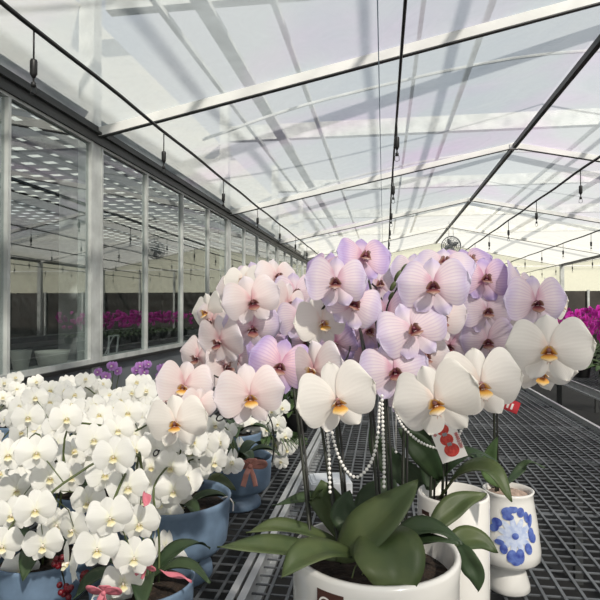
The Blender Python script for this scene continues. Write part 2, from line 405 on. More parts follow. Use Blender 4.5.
# ridge, eave and outer purlins
for (x, z, w, h, m) in ((XM, RZ-.02, .05, .06, 'steel_dark'), (XR, EZ, .07, .07, 'steel_dark'), (.35, RZ+.35, .04, .04, 'steel'), (.95, RZ+.35, .05, .05, 'steel'),
                        (-.9, RZ+.2, .05, .05, 'steel'), (-1.55, RZ+.28, .15, .05, 'steel'), (-1.95, RZ+.3, .05, .05, 'steel'), (3.2, RZ+.4, .05, .05, 'steel'), (4.4, RZ+.3, .12, .05, 'steel')):
    bm = bmesh.new(); box(bm, x-w/2, x+w/2, FY[0], YE, z-h/2, z+h/2); struct('trim_%d' % k, bm, m); k += 1
# arched braces above the film
for y in FY[1:4]:
    bm = bmesh.new(); tube(bm, catmull([(XL+.3, y+1.9, EZ+.5), (-.6, y+2.1, RZ+.1), (XM, y+2.2, RZ+.5), (4, y+2.1, RZ+.25), (XR, y+2, EZ+.5)]), .018); struct('trim_%d' % k, bm, 'steel'); k += 1
# left window wall
bm = bmesh.new(); box(bm, XL-.08, XL+.04, FY[0], YE, EZ-.09, EZ+.05)
box(bm, XL+.04, XL+.07, FY[0], YE, EZ-.02, EZ+.0); struct('trim_%d' % k, bm, 'steel_dark'); k += 1
SZ = EYE-.46
bm = bmesh.new(); box(bm, XL-.08, XL, -5, YE, 0, SZ-.02); struct('wall_left', bm, 'wallp')
bm = bmesh.new(); box(bm, XL-.06, XL+.05, -3.8, YE, SZ-.035, SZ-.008); struct('trim_%d' % k, bm, 'rubber'); k += 1
for n, (y0, y1) in enumerate(zip(FY, FY[1:])):
    bm = bmesh.new()
    box(bm, XL-.04, XL+.02, y0+.07, y1-.06, SZ-.008, SZ+.03); box(bm, XL-.04, XL+.02, y0+.07, y1-.06, EZ-.11, EZ-.09)
    for q in (1, 2, 3):
        y = y0+(y1-y0)*q/4-.1*(n == 1); box(bm, XL-.04, XL+.02, y-.014, y+.014, SZ+.03, EZ-.11)
    for y in (y0+.085, y1-.08): box(bm, XL-.04, XL+.02, y-.015, y+.015, SZ+.03, EZ-.11)
    w = struct('window_%d' % (n+1), bm, 'steel')
    bm = bmesh.new(); box(bm, XL-.012, XL-.006, y0+.07, y1-.06, SZ+.03, EZ-.11); p = obj('pane', bm, 'glass', w, smooth=False)
# end wall
bm = bmesh.new(); box(bm, XL, 15, YE+.08, YE+.16, 0, EYE+.56); struct('wall_back', bm, 'brown')
bm = bmesh.new()
xs = [XL, XM, XR, X2]; 
lo = [bm.verts.new((x, YE+.1, EYE+.55)) for x in xs]+[bm.verts.new((15, YE+.1, EYE+.55))]
hi = [bm.verts.new((x, YE+.1, slope_z(x)+.05)) for x in xs]+[bm.verts.new((15, YE+.1, EZ))]
for i in range(4): bm.faces.new((lo[i], lo[i+1], hi[i+1], hi[i]))
struct('wall_back.001', bm, 'curtain')
for x in (-1, .4, 3.2, 4.6, 7.0, 8.6, 10.2):
    bm = bmesh.new(); box(bm, x-.035, x+.035, YE, YE+.07, 0, EYE+.6 if x > XR else EZ); struct('trim_%d' % k, bm, 'steel'); k += 1
# side of the far right bay
bm = bmesh.new(); box(bm, 14.9, 15, FY[0], YE, 0, EYE+.5); struct('wall_right', bm, 'brown')
# the neighbouring room behind the windows
bm = bmesh.new(); box(bm, -8.6, -8.5, -5, YE, 0, 3.6); struct('wall_left.001', bm, 'room')
bm = bmesh.new(); box(bm, -8.5, XL-.08, YE, YE+.1, 0, 3.6); struct('wall_back.002', bm, 'room')
bm = bmesh.new()
CZ = EYE+1.62
y = -2.0
while y < YE:
    box(bm, -8.5, XL-.1, y, y+.17, CZ, CZ+.003); y += .28
x = -8.5
while x < XL-.1:
    box(bm, x, x+.13, -2, YE, CZ+.003, CZ+.006); x += .27
for x in (-7.2, -5.2, -3.2): box(bm, x-.03, x+.03, -2, YE, CZ-.1, CZ)
struct('ceiling.005', bm, 'slat')
bm = bmesh.new(); box(bm, -8.6, XL-.1, -4, YE, CZ+.9, CZ+.901); struct('added_diffuser', bm, 'film_bright')  # unseen film sheet, added to soften the sun falling through the slats
bm = bmesh.new(); box(bm, -4.1, -3.85, 6.6, 6.85, 0, CZ); struct('trim_%d' % k, bm, 'steel'); k += 1
# door in room back wall
bm = bmesh.new(); box(bm, -8.5, -8.46, 8.2, 9.8, 0, EYE+.6); struct('door_1', bm, 'brown')

# things on the inner sill of the window
def sillthing(px, y):  # wall plane x = XL-.2
    return None
bm = bmesh.new(); box(bm, XL-.42, XL-.1, -3.8, YE, SZ-.05, SZ-.02); tag(obj('window_ledge', bm, 'steel', smooth=False), None, None); o = bpy.data.objects['window_ledge']
del o['label']; o['kind'] = 'structure'; o.name = 'trim_%d' % k; k += 1
t = thing('basin', 'white oval basin standing inside on the window ledge', 'basin', (XL-.26, 4.20, SZ-.02))
bm = bmesh.new(); r = lathe(bm, [(.0, .0), (.08, 0), (.10, .02), (.12, .11), (.125, .125), (.115, .125), (.095, .03), (0, .025)], (0,0,0), 28)
o = obj('bowl', bm, 'cream_box', None); o.parent = t; o.scale = (1, 1.25, 1)
t = thing('small_easel', 'thin silver frame easel leaning inside the window right of the thick post', 'frame', (XL-.2, 5.12, SZ-.02))
bm = bmesh.new(); 
for a, b in (((0,-.11,0),(.0,-.09,.2)), ((0,-.09,.2),(0,.10,.2)), ((0,.10,.2),(0,.06,0)), ((0,-.11,0),(0,.06,0))): obox(bm, a, b, .014, .014, Vector((1,0,0)))
o = obj('frame_bars', bm, 'rail', None, False); o.parent = t
bm = bmesh.new(); obox(bm, (0,0,.2), (-.1, 0, 0), .01, .01); o = obj('back_strut', bm, 'rail', None, False); o.parent = t
t = thing('planter_cup', 'grey tapering cup inside the window at the far left', 'cup', (XL-.22, 3.74, SZ-.02))
bm = bmesh.new(); lathe(bm, [(0,0),(.045,0),(.075,.16),(.08,.165),(.07,.165),(.042,.02),(0,.02)], (0,0,0), 24); o = obj('cup_body', bm, 'cream_box', None); o.parent = t

# ---------------------------------------------------------------- benches
def bench(name, label, x0, x1, y0, y1, railside):
    root = thing(name, label, 'bench', ((x0+x1)/2, (y0+y1)/2, 0), 'greenhouse benches')
    bm = bmesh.new(); n = round((x1-x0)/.046)
    for i in range(1, n):
        x = x0+(x1-x0)*i/n; obox(bm, (x, y0, BZ-.004), (x, y1, BZ-.004), .0075, .003)
    y = y0
    while y < y1:
        obox(bm, (x0, y, BZ-.009), (x1, y, BZ-.009), .0065, .003); y += .046
    obj('wire_mesh', bm, 'wire', root, False)
    bm = bmesh.new(); y = y0+.1
    while y < y1:
        obox(bm, (x0, y, BZ-.02), (x1, y, BZ-.02), .022, .016); y += .72
    obj('support_bars', bm, 'wire', root, False)
    for x, s in ((x0, 1), (x1, -1)):
        bm = bmesh.new(); box(bm, x-.003, x+.003, y0, y1, BZ-.045, BZ+.022)
        box(bm, min(x, x-s*0.0)-.009, max(x, x)+.009, y0, y1, BZ+.018, BZ+.024)
        box(bm, x-.016 if s > 0 else x-.02, x+.02 if s > 0 else x+.016, y0, y1, BZ-.045, BZ-.035)
        obj('edge_rail', bm, 'rail', root, False)
    y = y0+.4
    while y < y1:
        for x in (x0+.12, x1-.12):
            bm = bmesh.new(); box(bm, x-.02, x+.02, y-.02, y+.02, 0, BZ-.03); obj('leg', bm, 'steel_dark', root, False)
        y += 2.4
    return root
bench('greenhouse_bench', 'grey wire mesh bench in the middle under the big lilac orchid bouquet', -.319, 1.16, .45, 17, 1)
bench('greenhouse_bench', 'grey wire mesh bench under the blue pots of small white orchids', -2.05, -.345, .45, 17, 1)
bench('greenhouse_bench', 'grey mesh bench on the right carrying the magenta orchids', 1.66, 3.1, .9, 17, 1)

# ---------------------------------------------------------------- main bouquet
S_REAL = .118
FL = {  # id: px, py, span, yaw(+ faces image right), pitch, roll, type
 'L': (364,257,57,5,25,8,'lilac'), 'J': (336,282,62,-5,10,0,'pale'), 'K': (354,304,60,10,5,18,'pale'), 'I': (322,322,58,25,0,-8,'white'),
 'M': (336,343,52,-20,5,-25,'lilac'), 'S': (337,400,82,10,-3,-12,'white'), 'Z': (314,370,66,-35,0,-8,'blushy'),
 'A': (277,276,44,12,10,-5,'blush'), 'B': (252,301,58,5,5,-8,'blush'), 'C': (252,327,56,10,0,-14,'pale'), 'D': (231,291,38,-30,5,-5,'blush'),
 'E': (207,312,44,-45,0,-15,'white'), 'F': (220,341,56,-30,0,0,'blush'), 'G': (288,304,50,50,10,10,'blush'), 'H': (280,366,64,-5,5,8,'lilac'),
 'T': (250,396,70,5,-2,-5,'blushy'), 'U': (184,386,57,-15,0,5,'blushy'), 'V': (199,405,59,10,-5,10,'blushy'), 'W': (176,423,62,-15,0,-5,'white'),
 'X': (224,366,54,65,0,-10,'blush'), 'Y': (198,357,50,-50,5,0,'blush'), 'N': (413,330,70,0,8,-22,'pale'), 'O': (433,286,70,0,15,5,'pale'),
 'Q': (394,371,70,0,5,-5,'pale'), 'R': (424,356,60,30,5,10,'blush'), 'P': (440,318,62,20,5,15,'blush'),
 'AA': (436,402,86,-8,0,-22,'white'), 'AB': (481,384,84,12,0,-8,'white'), 'AC': (549,350,80,0,0,0,'white'), 'AD': (542,372,66,10,-30,5,'white'),
 'AE': (488,341,54,-5,5,5,'pale'), 'AF': (487,311,54,10,5,-5,'pale'), 'AG': (485,279,54,10,5,-5,'lilac'), 'AH': (536,302,62,15,5,0,'pale'),
 'AI': (522,284,54,60,15,20,'pale'), 'AJ': (556,302,56,70,5,10,'white'), 'AK': (444,264,60,-5,35,0,'pale'), 'AL': (470,262,50,10,30,0,'lilac'),
 'AM': (296,292,46,10,10,0,'pale'), 'AN': (322,266,44,-20,30,5,'lilac'), 'AO': (243,281,40,-15,15,0,'white'), 'AP': (462,300,52,0,10,10,'pale'),
 'AQ': (408,395,60,-10,-5,0,'pale'), 'AR': (300,318,54,0,5,0,'pale'), 'AS': (510,322,54,15,0,0,'pale'), 'AT': (368,330,54,15,5,10,'lilac'),
 'AU': (268,345,50,0,0,0,'lilac'), 'AV': (412,270,44,-20,20,-10,'pale'), 'AW': (526,338,56,-10,0,0,'white'), 'AX': (350,276,50,20,20,0,'lilac'),
 'AY': (170,400,50,-70,0,0,'blush'), 'AZ': (212,320,46,-40,5,0,'blush'), 'BA': (450,345,56,10,0,0,'pale'), 'BB': (388,314,54,-10,5,0,'lilac'), 'BC': (366,356,52,10,-5,0,'lilac'), 'BD': (236,358,50,-10,0,0,'pale'), 'BE': (306,345,50,0,0,0,'lilac'),
 'BF': (428,318,50,0,0,0,'lilac'), 'BG': (462,350,56,0,0,0,'pale'), 'BH': (380,285,46,0,15,0,'pale'), 'BI': (500,300,50,10,5,0,'pale'), 'BJ': (255,278,40,0,10,0,'pale'), 'BK': (510,352,56,0,-10,0,'white')}
DEEP = {'BB': .09, 'BC': .10, 'BD': .08, 'BE': .08, 'BF': .1, 'BG': .12, 'BH': .1, 'BI': .1, 'BJ': .05, 'BK': .1, 'AP': .08, 'AQ': .10, 'AR': .06, 'AS': .08, 'AT': .07, 'AU': .07, 'BA': .08, 'AW': .05, 'AX': .06, 'P': .02, 'R': .03, 'AZ': .05, 'AD': .03, 'G': .05}
RJ = random.Random(21)
def fpos(i):
    px, py, sp = FL[i][:3]; return W(px, py, F*S_REAL/sp*.985+DEEP.get(i, 0))
def bouquet(root, chains, base_pts):
    for ch, bp in zip(chains, base_pts):
        backs = []
        for i in ch:
            px, py, sp, yaw, pitch, roll, t = FL[i]
            pos = fpos(i)
            if t in ('pale', 'lilac', 'blush'): yaw += RJ.uniform(-16, 16); pitch += RJ.uniform(-12, 12); roll += RJ.uniform(-14, 14)
            f = facing(pos, yaw, pitch)
            add_flower(root, pos, f, roll, S_REAL*(.66 if i == 'V' else 1.02), t)
            backs.append((pos, pos-f*.05))
        bm = bmesh.new()
        spine = [b+Vector((0, .02, -.004)) for _, b in backs]
        first = spine[0]
        bp = Vector(bp); mid = bp.lerp(first, .5); mid.z = bp.z+(first.z-bp.z)*.62
        mid.x = bp.x+(first.x-bp.x)*.25; mid.y = bp.y+(first.y-bp.y)*.25+.03
        pre = first+Vector(((bp.x-first.x)*.35, .05, -.02))
        pth = catmull([bp, bp.lerp(mid, .5)+Vector((0, .01, 0)), mid, pre]+spine, 6)
        nn = len(pth); tube(bm, pth, [.0032-.0015*i/nn for i in range(nn)], 7)
        for (pos, b), s in zip(backs, spine): tube(bm, catmull([s, b, pos], 3), .0016, 5)
        obj('flower_stem', bm, 'stem', root)
        # black support stake
        bm = bmesh.new(); tube(bm, [bp+Vector((.006, 0, -.05)), bp.lerp(mid, .5)+Vector((.007, .01, 0)), mid+Vector((.006, 0, 0)), mid.lerp(pre, .6)+Vector((.004, 0, 0))], .0024, 6)
        obj('support_stake', bm, 'stake', root)
def bezel_pot(root, prof, name='pot', m='pot_white', n=48, soil=None, sm='soil'):
    bm = bmesh.new(); lathe(bm, prof, (0,0,0), n); o = obj(name, bm, m, None); o.parent = root
    if soil:
        r, z = soil; bm = bmesh.new(); rg = lathe(bm, [(r, z), (r*.6, z+.008), (0.001, z+.01)], (0,0,0), 24); o = obj('potting_soil', bm, sm, None); o.parent = root
PC = W(375, 547, .956); PR = .140; RIM = PC.z
root = thing('potted_orchid', 'large lilac and white orchid bouquet in a wide white round pot in front', 'orchid', (PC.x, PC.y, BZ), 'large flowered orchids')
bpy.context.view_layer.update()
H = RIM-BZ
bezel_pot(root, [(0,.002),(.09,0),(.105,.004),(.125,.05),(.139,.13),(PR,H-.03),(PR+.002,H-.006),(PR-.001,H),(PR-.007,H),(PR-.010,H-.006),(PR-.012,H-.05),(PR-.02,H-.06)], soil=(PR-.008, H-.045))
def base(px, dy=0, z=None):  # stem root point in the pot
    p = W(px, 540, .956+dy); p.z = RIM-.02 if z is None else z; return p
bouquet(root, [['AO','D','AZ','E','Y','F','U','AY','V','W'], ['BJ','A','B','C','BD','X','T'], ['AM','G','AR','AU','H','Z'], ['AN','AX','J','I','BE','M','S'], ['L','BH','K','BB','AT','BC','Q','AQ'], ['AV','AK','O','P','N','BF','R','BA']],
        [base(312, .02), base(340, .0), base(348, .03), base(383,-.02), base(392, .03), base(402, .02)])
UP = Vector((0,0,1))
def lw(*q): return [W(*p) for p in q]
toC = (Vector((0,0,EYE))-PC).normalized()
# leaves of the front plant: px, py, depth
leaf(root, lw((345,556,.95),(310,552,.93),(265,546,.90),(217,547,.88)), .046, 'leaf', UP+toC*.5)
leaf(root, lw((345,548,1.0),(310,533,.99),(275,526,.98),(246,533,.97)), .036, 'leaf', UP+toC*.4)
leaf(root, lw((352,553,.90),(325,550,.86),(300,558,.83),(281,578,.81)), .048, 'leaf', UP+toC*.7)
leaf(root, lw((372,530,.92),(386,548,.86),(394,574,.83),(392,606,.83)), .100, 'leaf', toC+UP*.3+Vector((.12,0,0)), .16)
leaf(root, lw((336,556,.92),(360,536,.90),(392,508,.90),(418,480,.92)), .070, 'leaf', toC+UP*.6+Vector((-.3,0,0)), .2)
leaf(root, lw((392,540,.93),(415,528,.93),(440,530,.92),(464,545,.91)), .040, 'leafd', UP+toC*.4)
leaf(root, lw((390,548,.94),(410,543,.92),(435,540,.90),(460,543,.9)), .032, 'leafd', UP+toC*.2)
leaf(root, lw((352,545,1.0),(340,520,1.03),(318,492,1.04),(322,499,1.04)), .055, 'leaf', toC+UP*.2, .2)
leaf(root, lw((365,540,1.02),(372,510,1.06),(385,492,1.08),(395,478,1.1)), .07, 'leafd', toC, .2)
leaf(root, lw((350,530,1.04),(330,505,1.08),(305,498,1.1),(272,506,1.1)), .035, 'leafd', UP+toC*.4)
leaf(root, lw((385,545,.98),(350,520,.98),(345,507,.99),(350,490,1.0)), .05, 'leafd', toC, .2)
# buds at the top
for (px, py, r) in ((398,276,.0085), (393,286,.007), (404,270,.009), (391,296,.006)):
    bm = bmesh.new(); ball(bm, (0,0,0), r, 12, (.75, .75, 1.7)); o = obj('flower_bud', bm, 'stemw', None); place(o, Matrix.Translation(W(px, py, 1.2)) @ Matrix.Rotation(.5, 4, 'Y'), root)
bm = bmesh.new(); tube(bm, catmull([W(404,274,1.2), W(396,290,1.21), W(388,304,1.2), W(385,320,1.18), W(380,350,1.15)]), .0018); obj('flower_stem', bm, 'stem', root)
bm = bmesh.new(); tube(bm, catmull([W(255,398,.95), W(264,408,.95), (W(272,424,.95)), W(274,446,.96), W(272,462,.98)]), .0012); obj('support_wire', bm, 'rubber', root)
# thin roots and wires in the pot
bm = bmesh.new()
for a in ((352,578,356,566,366,560), (362,575,372,558,388,548)):
    tube(bm, catmull([W(a[0],a[1],.845), W(a[2],a[3],.85), W(a[4],a[5],.87)]), .0011)
obj('root', bm, 'stemw', root)
# label on pot
def label_on_pot(root, cx, cy, R, ang, z0, z1, wd, text, tsize, name='pot_label'):
    bm = bmesh.new(); n = 10; lo = []; hi = []
    for i in range(n+1):
        a = ang+(i/n-.5)*wd/R; x, y = math.cos(a)*R, math.sin(a)*R
        lo.append(bm.verts.new((x, y, z0))); hi.append(bm.verts.new((x, y, z1)))
    for i in range(n): bm.faces.new((lo[i], lo[i+1], hi[i+1], hi[i]))
    o = obj(name, bm, 'label', None); o.parent = root; o['label'] = 'dark brown sticker with white lettering'
    cu = bpy.data.curves.new('label_lettering', 'FONT'); cu.body = text; cu.size = tsize; cu.extrude = .0003; cu.align_x = 'LEFT'; cu.align_y = 'CENTER'
    cu.materials.append(M['paper']); a = ang-(.5*wd-.003)/R
    t = bpy.data.objects.new('label_lettering', text_mesh(cu)); C.objects.link(t); t.parent = o
    t.location = (math.cos(a)*(R+.001), math.sin(a)*(R+.001), (z0+z1)/2); t.rotation_euler = (PI/2, 0, a+PI/2+.5*tsize/R)
def angof(root, px):   # direction on the pot surface seen at pixel column px
    best = None
    for i in range(360):
        a = -PI+i*PI/180; p = Vector(root.location)+Vector((math.cos(a)*PR, math.sin(a)*PR, 0)); q = CM.inverted() @ p
        if math.sin(a) < .2 and (Vector((0,0))-Vector((p.x,p.y))).dot(Vector((math.cos(a),math.sin(a)))) > 0:
            e = abs(300+F*q.x/-q.z-px)
            if best is None or e < best[0]: best = (e, a)
    return best[1]
label_on_pot(root, 0, 0, PR+.001, angof(root, 330), H-.062, H-.020, .048, 'C', .030)

# second arrangement behind it
P2 = W(453, 492, 1.22); R2 = .076; H2 = P2.z-BZ
r2 = thing('potted_orchid', 'orchid in a tall white cylinder pot with small brown sticker behind the front pot', 'orchid', (P2.x, P2.y, BZ), 'large flowered orchids')
bezel_pot(r2, [(0,0),(R2-.006,0),(R2-.002,.005),(R2,.05),(R2,H2-.004),(R2-.002,H2),(R2-.006,H2),(R2-.008,H2-.05)], soil=(R2-.006, H2-.03))
label_on_pot(r2, 0, 0, R2+.001, -PI/2-.95, H2-.052, H2-.028, .024, 'm', .02)
def b2(px, dy=0):
    p = W(px, 485, 1.22+dy); p.z = P2.z-.02; return p
bouquet(r2, [['AL','AP','AE','AA'], ['AG','AF','BI','AS','BG','AB']], [b2(430, -.02), b2(442, -.0)])
c2 = W(440, 492, 1.2)
toC2 = (Vector((0,0,EYE))-P2).normalized()
leaf(r2, lw((440,498,1.22),(462,472,1.16),(492,470,1.10),(512,502,1.07)), .052, 'leaf', UP+toC2*.5)
leaf(r2, lw((430,532,1.02),(448,512,1.04),(465,500,1.05),(487,494,1.06)), .042, 'leaf', UP*.6+toC2)
leaf(r2, lw((440,520,1.04),(452,512,1.06),(463,510,1.07)), .03, 'leafd', UP*.6+toC2)
leaf(r2, lw((448,553,1.0),(462,540,1.02),(480,540,1.03),(498,553,1.02)), .042, 'leaf', UP*.6+toC2)
leaf(r2, lw((460,545,.99),(468,560,.97),(476,575,.96),(478,592,.96)), .036, 'leafd', toC2+Vector((-.3,0,0)), .15)
leaf(r2, lw((440,480,1.22),(425,455,1.2),(412,440,1.2),(398,428,1.2)), .05, 'leafd', toC2, .2)
leaf(r2, lw((440,480,1.25),(455,460,1.24),(475,452,1.24),(498,462,1.24)), .04, 'leafd', UP+toC2*.3, .2)
leaf(r2, lw((430,490,1.25),(432,460,1.3),(420,430,1.32),(412,400,1.35)), .06, 'leafd', toC2, .2)
leaf(r2, lw((440,490,1.3),(400,470,1.35),(380,450,1.38),(370,425,1.4)), .06, 'leafd', toC2, .2)

# blue painted pot
P3 = W(508, 489, 1.36); H3 = P3.z-BZ
r3 = thing('potted_orchid', 'orchid in a white footed pot painted with blue flowers', 'orchid', (P3.x, P3.y, BZ), 'large flowered orchids')
bezel_pot(r3, [(0,0),(.046,0),(.050,.004),(.049,.016),(.040,.045),(.036,.058),(.046,.066),(.066,.072),(.073,.080),(.074,.10),(.066,.17),(.058,H3-.02),(.057,H3-.006),(.060,H3),(.055,H3+.001),(.052,H3-.01),(.05,H3-.03)], soil=(.054, H3-.014), sm='moss')
# painted flower: shallow shapes wrapped round the body
def wall_r(z):
    prof = [(.073,.080),(.074,.10),(.066,.17),(.058,H3-.02)]
    for (ra, za), (rb, zb) in zip(prof, prof[1:]):
        if z <= zb: return ra+(rb-ra)*(z-za)/(zb-za)
    return .058
def paint(bm, a0, z0, shape, off=.0012):
    pts = []
    for s, z in shape:
        zz = min(H3-.022, max(.083, z0+z)); R = wall_r(zz)+off; a = a0+s/R; pts.append(bm.verts.new((math.cos(a)*R, math.sin(a)*R, zz)))
    zc = z0+sum(z for _, z in shape)/len(shape); sc = sum(s for s, _ in shape)/len(shape); R = wall_r(zc)+off+.0006
    c = bm.verts.new((math.cos(a0+sc/R)*R, math.sin(a0+sc/R)*R, zc))
    for i in range(len(pts)): bm.faces.new((pts[i], pts[(i+1)%len(pts)], c))
def oval(cx, cz, a, b, rot, n=14):
    cx, cz, a, b = cx*1.2, cz*1.12, a*1.3, b*1.25
    return [(cx+a*math.cos(t)*math.cos(rot)-b*math.sin(t)*math.sin(rot), cz+a*math.cos(t)*math.sin(rot)+b*math.sin(t)*math.cos(rot)) for t in [2*PI*i/n for i in range(n)]]
A3 = -PI/2+.02; ZM = .152
bm = bmesh.new()
for i in range(11):
    t = 2*PI*i/11; paint(bm, A3, ZM, oval(.019*math.cos(t), .019*math.sin(t), .016, .0055, t))
o = obj('painted_flower', bm, 'bluepale', None); o.parent = r3
bm = bmesh.new()
paint(bm, A3, ZM, oval(0, 0, .006, .006, 0), .0026)
for cx, cz, a, b, rt in ((-.014,.046,.010,.008,.4),(-.002,.052,.008,.007,0),(.012,.046,.007,.009,0),(-.012,.036,.010,.006,0),(-.034,.022,.010,.008,0),(-.040,.010,.010,.007,.5),(.024,.036,.005,.010,.2),(.032,.028,.005,.012,-.2),
                         (.034,.0,.007,.014,.2),(.040,-.008,.006,.008,0),(.026,-.026,.007,.011,.4),(.008,-.040,.008,.014,0),(-.008,-.040,.008,.012,-.3),(0,-.05,.009,.008,0),(-.022,-.028,.007,.009,0),(-.030,-.016,.009,.005,0)):
    paint(bm, A3, ZM, oval(cx, cz, a, b, rt), .0016)
o = obj('painted_petals', bm, 'bluepaint', None); o.parent = r3
def b3(px, dy=0):
    p = W(px, 484, 1.36+dy); p.z = P3.z-.01; return p
bouquet(r3, [['AI','AJ','AH','AW','BK','AD','AC']], [b3(496)])
toC3 = (Vector((0,0,EYE))-P3).normalized()
leaf(r3, lw((500,486,1.34),(488,472,1.34),(490,455,1.34),(498,436,1.34)), .036, 'folia', toC3+Vector((.4,0,0)), .2)
leaf(r3, lw((505,486,1.38),(520,470,1.42),(530,462,1.42),(545,468,1.42)), .025, 'leafd', UP+toC3*.3)
leaf(r3, lw((500,488,1.4),(480,462,1.42),(462,452,1.42),(448,462,1.4)), .05, 'leafd', UP+toC3*.3)

# gift card
cc = W(446, 437, .885)
f = facing(cc, -6, 8)
t = thing('gift_card', 'white card with three red persimmons hanging below a white flower', 'card', cc)
t.matrix_basis = orient(cc, f, 0, 1) @ Matrix.Rotation(math.radians(-23), 4, 'Y')
def lpart(name, bm, m, parent, smooth=False):
    o = obj(name, bm, m, None, smooth); o.parent = parent; return o
CW, CH = .041, .073
bm = bmesh.new(); box(bm, -CW/2, CW/2, 0, .0008, -CH/2, CH/2); lpart('card_sheet', bm, 'paper', t)
def disc(bm, cx, cz, a, b, y, n=20):
    vs = [bm.verts.new((cx+a*math.cos(2*PI*i/n), y, cz+b*math.sin(2*PI*i/n))) for i in range(n)]
    vb = [bm.verts.new((v.co.x, 0, v.co.z)) for v in vs]
    bm.faces.new(vs)
    for i in range(n): bm.faces.new((vs[i], vs[(i+1)%n], vb[(i+1)%n], vb[i]))
for i, (cx, cz, r) in enumerate(((-.001, .012, .0100), (-.0005, -.004, .0105), (0.001, -.021, .0118))):
    bm = bmesh.new(); disc(bm, cx, cz, r, r*.88, -.0004-.0001*i); lpart('persimmon_print', bm, 'red', t)
    bm = bmesh.new()
    for a in (-.6, 0, .6): disc(bm, cx+.004*math.sin(a), cz+r*.78, .0016, .003, -.0009, 8)
    lpart('persimmon_leaf_print', bm, 'greyink', t)
for body, x, z in (('事\n事\n如\n意', .0130, -.004), ('好\n事', -.0185, .012)):
    cu = bpy.data.curves.new('card_lettering', 'FONT'); cu.body = body; cu.size = .0072; cu.space_line = .85; cu.extrude = .0001; cu.materials.append(M['redink'])
    o = bpy.data.objects.new('card_lettering', text_mesh(cu)); C.objects.link(o); o.parent = t; o.location = (x, -.0006, z); o.rotation_euler = (PI/2, 0, 0)
bm = bmesh.new(); tube(bm, catmull([(0,0,CH/2-.003),(.001,.004,CH/2+.01),(0,.01,CH/2+.02)]), .0005); lpart('card_string', bm, 'redink', t)
t = thing('red_tag', 'small red tag behind the white flower at the right, above the mesh', 'tag', W(508, 405, 1.12))
t.matrix_basis = orient(W(508, 405, 1.12), facing(W(508, 405, 1.12), 0, 0), 20, 1)
bm = bmesh.new(); box(bm, -.021, .021, 0, .0008, -.011, .013); lpart('tag_sheet', bm, 'redink', t)
bm = bmesh.new(); 
for q in (-.008, .0, .008): box(bm, q-.002, q+.002, -.0004, 0, -.006, .006)
lpart('tag_print', bm, 'paper', t)

# pearl garlands
def pearls(strings, label, D, r=.0029):
    bm = bmesh.new()
    for s in strings:
        P = catmull([W(a, b, D+(c if c else 0)) for a, b, c in s], 24)
        # arc-length resample
        acc = 0; last = P[0]; ball(bm, P[0], r, 8)
        for p in P[1:]:
            acc += (p-last).length; last = p
            if acc >= r*2.02: ball(bm, p, r, 8); acc = 0
        tube(bm, P[::6]+[P[-1]], .0005, 4)
    o = obj('pearl_garland', bm, 'pearl'); tag(o, label, 'garland', 'pearl garlands')
pearls([[(329,408,.02),(327,425,0),(329,455,0),(330,492,0)], [(330,410,.02),(332,432,0),(337,452,0),(346,470,0),(357,477,0),(369,466,0),(377,442,0),(380,400,.02)],
        [(382,396,.02),(383,430,0),(384,460,0),(384,489,0)]], 'long white pearl string looped below the front white flower', .90)
pearls([[(394,402,.03),(398,418,0),(407,431,0),(422,443,0),(440,448,.01),(456,440,.01),(464,424,0)], [(396,405,.05),(396,452,.05)]], 'white pearl string running behind the persimmon card', .95, .0026)

# foam box on bench
pb = W(333, 482, 1.0)
yb = 0.68*F/(485-307)
t = thing('foam_box', 'small white foam block on the mesh beside the silver rail', 'box', (-.20, 2.07, BZ))
t.rotation_euler = (0, 0, .25)
bm = bmesh.new(); box(bm, -.075, .075, -.06, .06, 0, .05); bmesh.ops.bevel(bm, geom=bm.edges[:], offset=.006, segments=2, affect='EDGES'); lpart('foam_block', bm, 'white', t)
bm = bmesh.new(); box(bm, -.055, .05, -.04, .04, .0502, .056); lpart('foam_lid', bm, 'white', t)

# ---------------------------------------------------------------- left bench: small white orchids
SM = .075
def orchid_pot_blue(root, s=1.0):
    prof = [(0,0),(.078,0),(.082,.005),(.080,.02),(.066,.040),(.070,.050),(.100,.060),(.112,.075),(.116,.11),(.118,.155),(.121,.165),(.117,.168),(.112,.162),(.108,.13)]
    bezel_pot(root, [(r*s, z*s) for r, z in prof], 'pot', 'pot_blue', 40, (.11*s, .14*s))
plants = [  # x, y, label
 (-.475, 1.06, 'small white orchid in blue pot at the bottom edge, left of the pink ribbon tip'),
 (-.74, 1.14, 'small white orchid in blue pot in the bottom left corner'),
 (-.53, 1.37, 'small white orchid in blue pot just left of the long green leaves'),
 (-.82, 1.50, 'small white orchid second from the front at the left edge'),
 (-.50, 1.88, 'small white orchid in blue footed pot with a salmon bow'),
 (-.80, 1.90, 'small white orchid in the middle of the left white mass'),
 (-1.12, 1.86, 'small white orchid below the white basin at the left edge'),
 (-.62, 2.26, 'small white orchid behind the lowest left blush flowers'),
 (-.95, 2.28, 'small white orchid in the back of the mass below the window post'),
 (-1.28, 2.26, 'small white orchid at the far left under the window sill'),
 (-1.60, 2.28, 'white orchid cluster standing up at the far left edge near the window')]
proots = []
for x, y, lab in plants:
    r = thing('potted_orchid', lab, 'orchid', (x, y, BZ), 'small white orchids in blue pots'); orchid_pot_blue(r, 1.2 if x == -.53 else .85 if y < 1.2 else 1.0); proots.append(r)
